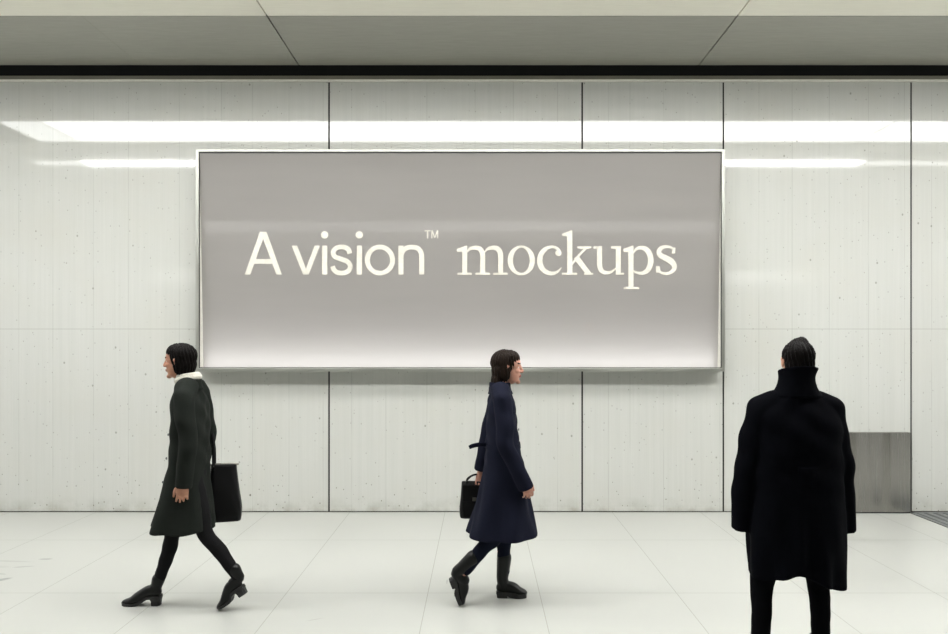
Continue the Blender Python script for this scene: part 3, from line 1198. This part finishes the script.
hair(p1, T1, [((-.020, 0, .040), (.097, .083, .089)), ((.004, 0, .064), (.078, .074, .064)), ((-.044, 0, -.015), (.064, .079, .085)), ((-.040, 0, -.062), (.050, .070, .056)),
              ((-.016, .064, -.012), (.036, .022, .075)), ((-.016, -.064, -.012), (.036, .022, .075))], M['hair_dark'])
buttons(p1, [((.125, .03, 1.10), (1, .2, 0)), ((.137, .03, .95), (1, .2, 0)), ((.16, .03, .80), (1, .2, 0))])

# her shoulder bag
bg = empty('shoulder_bag', (world_of(224, D1 + .20), D1 + .20, .500), math.pi + .25)
tag(bg, 'black leather shoulder bag hanging behind the person in the dark green coat', 'bag')


def bag_body(parent, wb, wt, h, t, mat, bulge=.012):
    """soft rectangular bag: half widths at bottom and top, height, half thickness"""
    bm = bmesh.new()
    A = [(0.0, wb * .90, t * .70), (.012, wb * .99, t), (h * .25, wb * 1.02, t + bulge), (h * .55, (wb + wt) / 2, t + bulge * .6), (h * .9, wt, t * .62), (h - .006, wt * .985, t * .45), (h, wt * .93, t * .30)]
    A = catmull(np.array(A), 4)
    rr = []
    seg = 48
    for z, a, b in A:
        ring = []
        for j in range(seg):
            an = 2 * math.pi * j / seg
            c, s = math.cos(an), math.sin(an)
            ring.append(bm.verts.new((a * math.copysign(abs(c) ** .36, c), b * math.copysign(abs(s) ** .55, s) * (1 + .03 * math.sin(9 * an + z * 30)), z)))
        rr.append(ring)
    for a, b in zip(rr[:-1], rr[1:]):
        for j in range(seg):
            bm.faces.new((a[j], a[(j + 1) % seg], b[(j + 1) % seg], b[j]))
    bm.faces.new(rr[0][::-1])
    bm.faces.new(rr[-1])
    return obj('bag_body', bm, mat, parent, True)


bag_body(bg, .110, .082, .375, .060, M['bag'])
fb = bmesh.new()
tube(fb, [(-.088, 0, .372), (-.03, 0, .376), (.03, 0, .376), (.088, 0, .372)], [.007] * 4, seg=10)
obj('zip', fb, M['bag_metal'], bg, True)
# straps up to the far shoulder (bag frame: x is forward of the wearer)
for dy in (-.028, .028):
    fb = bmesh.new()
    Rz = Matrix.Rotation(-(.25), 3, 'Z')
    def bl_(fwd, lat, z):       # person frame point -> bag frame
        wp = Vector((p1.location.x - fwd, p1.location.y - lat, z))
        return np.array((Matrix.Rotation(-(math.pi + .25), 3, 'Z') @ (wp - Vector(bg.location)))[:])
    top_ = bl_(.010, -.200 + dy * .4, 1.432)
    tube(fb, [(.060, dy * 1.5, .345), (.062, dy * 1.4, .40), bl_(-.075, -.195, 1.05) + np.array([0, dy * .5, 0]), bl_(-.035, -.212, 1.25), bl_(-.020, -.207, 1.39), top_, bl_(.045, -.205, 1.39), bl_(.060, -.215, 1.28)],
         [(.004, .010)] * 8, ref=(0, 0, 1), seg=10, sub=5)
    obj('strap', fb, M['bag'], bg, True)

# ---------------- woman in the navy coat, walking towards the right
D2 = 4.56
p2 = empty('person.001', (world_of(500, D2), D2, 0), 0)
tag(p2, 'person in a navy coat with long brown hair walking below the billboard', 'person')
T2 = head_T((.050, 0, 1.516), 0, .03, 0, .93)
J2 = dict(head=T2, neck=(-.005, 0, 1.39), neck_r=.046,
          torso=([(0.0, 0, .79), (.0, 0, .89), (.008, 0, 1.04), (.008, 0, 1.19), (.004, 0, 1.30), (.0, 0, 1.36)],
                 [(.085, .14), (.09, .15), (.075, .115), (.09, .135), (.075, .14), (.05, .08)]),
          armR=((.012, -.165, 1.315), (.028, -.215, 1.045), (.148, -.195, .815)),
          armL=((-.005, .165, 1.315), (-.075, .225, 1.05), (-.125, .250, .795)),
          handR=((.35, .0, -1), (-.4, .9, -.1), (1, .3, .4), .88, .5),
          handL=((-.02, -.02, -1), (.0, -1, 0), (1, 0, 0), .95, 1.0),
          legL=((.01, .070, .83), (.042, .070, .455), (.022, .070, .10)),
          legR=((-.01, -.070, .83), (-.030, -.075, .450), (-.268, -.080, .175)),
          footL=((-.02, .07, .03), (.165, .07, .01)), footR=((-.285, -.08, .16), (-.268, -.08, .06)),
          calf=(-.010, 0, 0), leg_r=(.076, .048, .042, .028))
make_body(p2, J2, M['skin2'])
leg_wear('trousers', p2, J2, M['jeans'], .004, upto=.80, wide=[.084, .072, .055, .047, .040])
b1 = boot(p2, (-.020, .07, 0), (.178, .07, 0), .07, (.018, .07, .125), (.030, .07, .262), M['boot'], hh=.030, s=.98, platform=.014, heel_len=.075, toe_w=.034)
b2 = boot(p2, (-.330, -.08, .172), (-.262, -.08, .0), -.08, (-.279, -.08, .203), (-.172, -.078, .305), M['boot'], hh=.030, s=.98, platform=.010, heel_len=.07, toe_w=.034)
R2 = [(.440, .013, 0, .226, .235), (.63, .020, 0, .176, .212), (.87, .026, 0, .132, .185), (1.02, .017, 0, .108, .165), (1.17, .010, 0, .098, .168),
      (1.29, .008, 0, .088, .168), (1.345, .004, 0, .070, .125), (1.395, .0, 0, .052, .066)]
sl2 = [([J2['armR'][0], (.024, -.20, 1.18), J2['armR'][1], (.085, -.208, .93), (.160, -.195, .770)], [.060, .058, .054, .050, .048]),
       ([J2['armL'][0], (-.045, .20, 1.18), J2['armL'][1], (-.105, .240, .91), (-.123, .249, .805)], [.060, .058, .054, .050, .048])]
coat(p2, R2, sl2, M['coat_navy'], J2['neck'], fold=.011, waist=.98, nf=6, ph=2.0)
remesh('collar', band([(1.345, .003, 0, .072, .108), (1.385, .0, 0, .060, .080), (1.425, -.002, 0, .058, .068)], .012, seg=36), .006, 2, M['coat_navy'], p2)
hair(p2, T2, [((-.022, 0, .040), (.100, .084, .090)), ((.006, 0, .064), (.078, .074, .064)), ((-.050, 0, -.02), (.062, .082, .090)), ((-.070, 0, -.090), (.044, .074, .072)),
              ((-.080, 0, -.140), (.034, .060, .045)), ((-.018, .064, -.016), (.038, .024, .080)), ((-.018, -.064, -.016), (.038, .024, .080))], M['hair_brown'])
bt = bmesh.new()
tube(bt, [(-.085, -.06, 1.025), (-.125, -.075, 1.030), (-.175, -.085, 1.022), (-.20, -.09, 1.012)], [(.012, .004), (.014, .004), (.014, .004), (.012, .003)], ref=(0, 0, 1), seg=12, ends=False)
bw = band([(1.000, .018, 0, .112, .172), (1.035, .016, 0, .110, .170)], .006, seg=48)
bw_me = bpy.data.meshes.new('t')
bt.to_mesh(bw_me)
bt.free()
bw.from_mesh(bw_me)
obj('belt', bw, M['coat_navy'], p2, False)
buttons(p2, [((.121, -.03, 1.12), (1, -.2, 0)), ((.136, -.03, .94), (1, -.2, 0)), ((.168, -.03, .78), (1, -.2, 0))])

hb = empty('handbag', (world_of(474, D2 + .25), D2 + .25, .482), .06)
tag(hb, 'small black handbag carried behind the person in the navy coat', 'bag')
bag_body(hb, .098, .086, .250, .050, M['bag'], .008)
for dy in (-.022, .022):
    fb = bmesh.new()
    tube(fb, [(-.050, dy, .225), (-.046, dy * .9, .262), (-.004, dy * .25, .292), (.040, dy * .25, .292), (.060, dy * .9, .262), (.062, dy, .225)], [.0055] * 6, ref=(0, 1, 0), seg=10, sub=5)
    obj('handle', fb, M['bag'], hb, True)
fl_ = bmesh.new()
box(fl_, -.080, .080, -.060, -.050, .12, .235, bev=.004)
obj('flap', fl_, M['bag'], hb)
fl_ = bmesh.new()
box(fl_, -.014, .014, -.064, -.058, .125, .150, bev=.002)
obj('clasp', fl_, M['bag_metal'], hb)

# ---------------- man in the black coat, seen from behind
D3 = 3.5
p3 = empty('person.002', (world_of(795.5, D3), D3, 0), math.pi / 2)
tag(p3, 'person seen from behind in a long black coat with upturned collar', 'person')
T3 = head_T((.02, -.016, 1.578), -.12, .02, .05, .93)
J3 = dict(head=T3, neck=(-.01, 0, 1.425), neck_r=.054, shoulder_base=(-.01, 0, 1.38),
          torso=([(0.0, 0, .84), (.0, 0, .94), (.005, 0, 1.08), (.005, 0, 1.24), (.0, 0, 1.36), (-.004, 0, 1.43)],
                 [(.10, .155), (.105, .16), (.095, .14), (.115, .165), (.095, .165), (.06, .09)]),
          armL=((.0, .176, 1.345), (.0, .236, 1.09), (.03, .268, .835)),
          armR=((.0, -.170, 1.345), (.0, -.222, 1.09), (.03, -.265, .835)),
          handL=((.15, .03, -1), (.4, -.9, 0), (1, .3, .1), 1.0, .6),
          handR=((.15, -.03, -1), (.4, .9, 0), (1, -.3, .1), 1.0, .6),
          arm_r=(.052, .042, .028),
          legL=((.0, .095, .89), (-.015, .175, .47), (-.06, .208, .105)),
          legR=((.0, -.095, .89), (.035, -.130, .47), (.05, -.150, .105)),
          footL=((-.09, .207, .02), (.13, .211, .01)), footR=((.02, -.14, .02), (.24, -.15, .01)),
          calf=(-.012, 0, 0), leg_r=(.082, .046, .042, .029))
make_body(p3, J3, M['skin'], .004)
leg_wear('trousers', p3, J3, M['trousers'], .0, wide=[.098, .086, .056, .048, .042])
boot(p3, (-.105, .208, 0), (.165, .212, 0), .208, (-.062, .206, .11), (-.058, .203, .16), M['boot'], hh=.028, s=1.05, heel_len=.07, toe_w=.034)
boot(p3, (.005, -.14, 0), (.275, -.15, 0), -.14, (.048, -.137, .11), (.046, -.133, .16), M['boot'], hh=.028, s=1.05, heel_len=.07, toe_w=.034)
R3_ = [(.500, .0, 0.0, .160, .226), (.60, .0, 0, .156, .232), (.80, .0, 0, .150, .234), (1.0, .0, 0, .140, .222), (1.15, .0, 0, .138, .222), (1.26, .0, 0, .130, .215),
       (1.33, .0, 0, .114, .200), (1.385, -.004, 0, .092, .145), (1.435, -.008, 0, .074, .092), (1.48, -.01, 0, .066, .074)]
sl3 = [([J3['armL'][0], (-.002, .204, 1.23), J3['armL'][1], (.012, .256, .92), (.030, .264, .735)], [.066, .066, .062, .058, .052]),
       ([J3['armR'][0], (-.002, -.192, 1.23), J3['armR'][1], (.012, -.240, .92), (.030, -.256, .730)], [.066, .066, .062, .058, .052])]


def hem3(co, t):
    y = co[:, 1]
    body = np.abs(y) < .262
    w_ = (1 - sstep(co[:, 2], .50, .64)) * body
    lift = .055 * np.exp(-((y - .05) / .10) ** 2) - .03 * sstep(-y, .02, .20) + .012 * sstep(y, .1, .22)
    co[:, 2] += w_ * lift
    return co


coat(p3, R3_, sl3, M['coat_black'], (-.01, 0, 1.39), fold=.010, waist=1.05, nf=7, ph=1.1, extra=hem3)


def flare(a, row, n):
    return .02 * math.cos(a) * row / n * -1


remesh('collar', band([(1.405, -.006, 0, .084, .124), (1.450, -.008, 0, .072, .088), (1.50, -.008, -.002, .070, .074), (1.545, -.012, -.008, .078, .084)], .012, seg=44, rad_fn=flare), .006, 2, M['coat_black'], p3)
hair(p3, T3, [((-.022, 0, .034), (.097, .080, .086)), ((-.050, 0, -.010), (.060, .074, .074)), ((-.052, 0, -.055), (.046, .062, .048)), ((-.01, -.006, .085), (.066, .050, .046)),
              ((-.02, -.012, .104), (.050, .030, .034))], M['hair_dark'])
# centre back seam and half belt of the coat
sm_ = bmesh.new()
tube(sm_, [(-.138, .05, 1.06), (-.150, .0, 1.06), (-.138, -.05, 1.06)], [(.018, .004)] * 3, ref=(0, 0, 1), seg=12, ends=False)
obj('half_belt', sm_, M['coat_black'], p3)
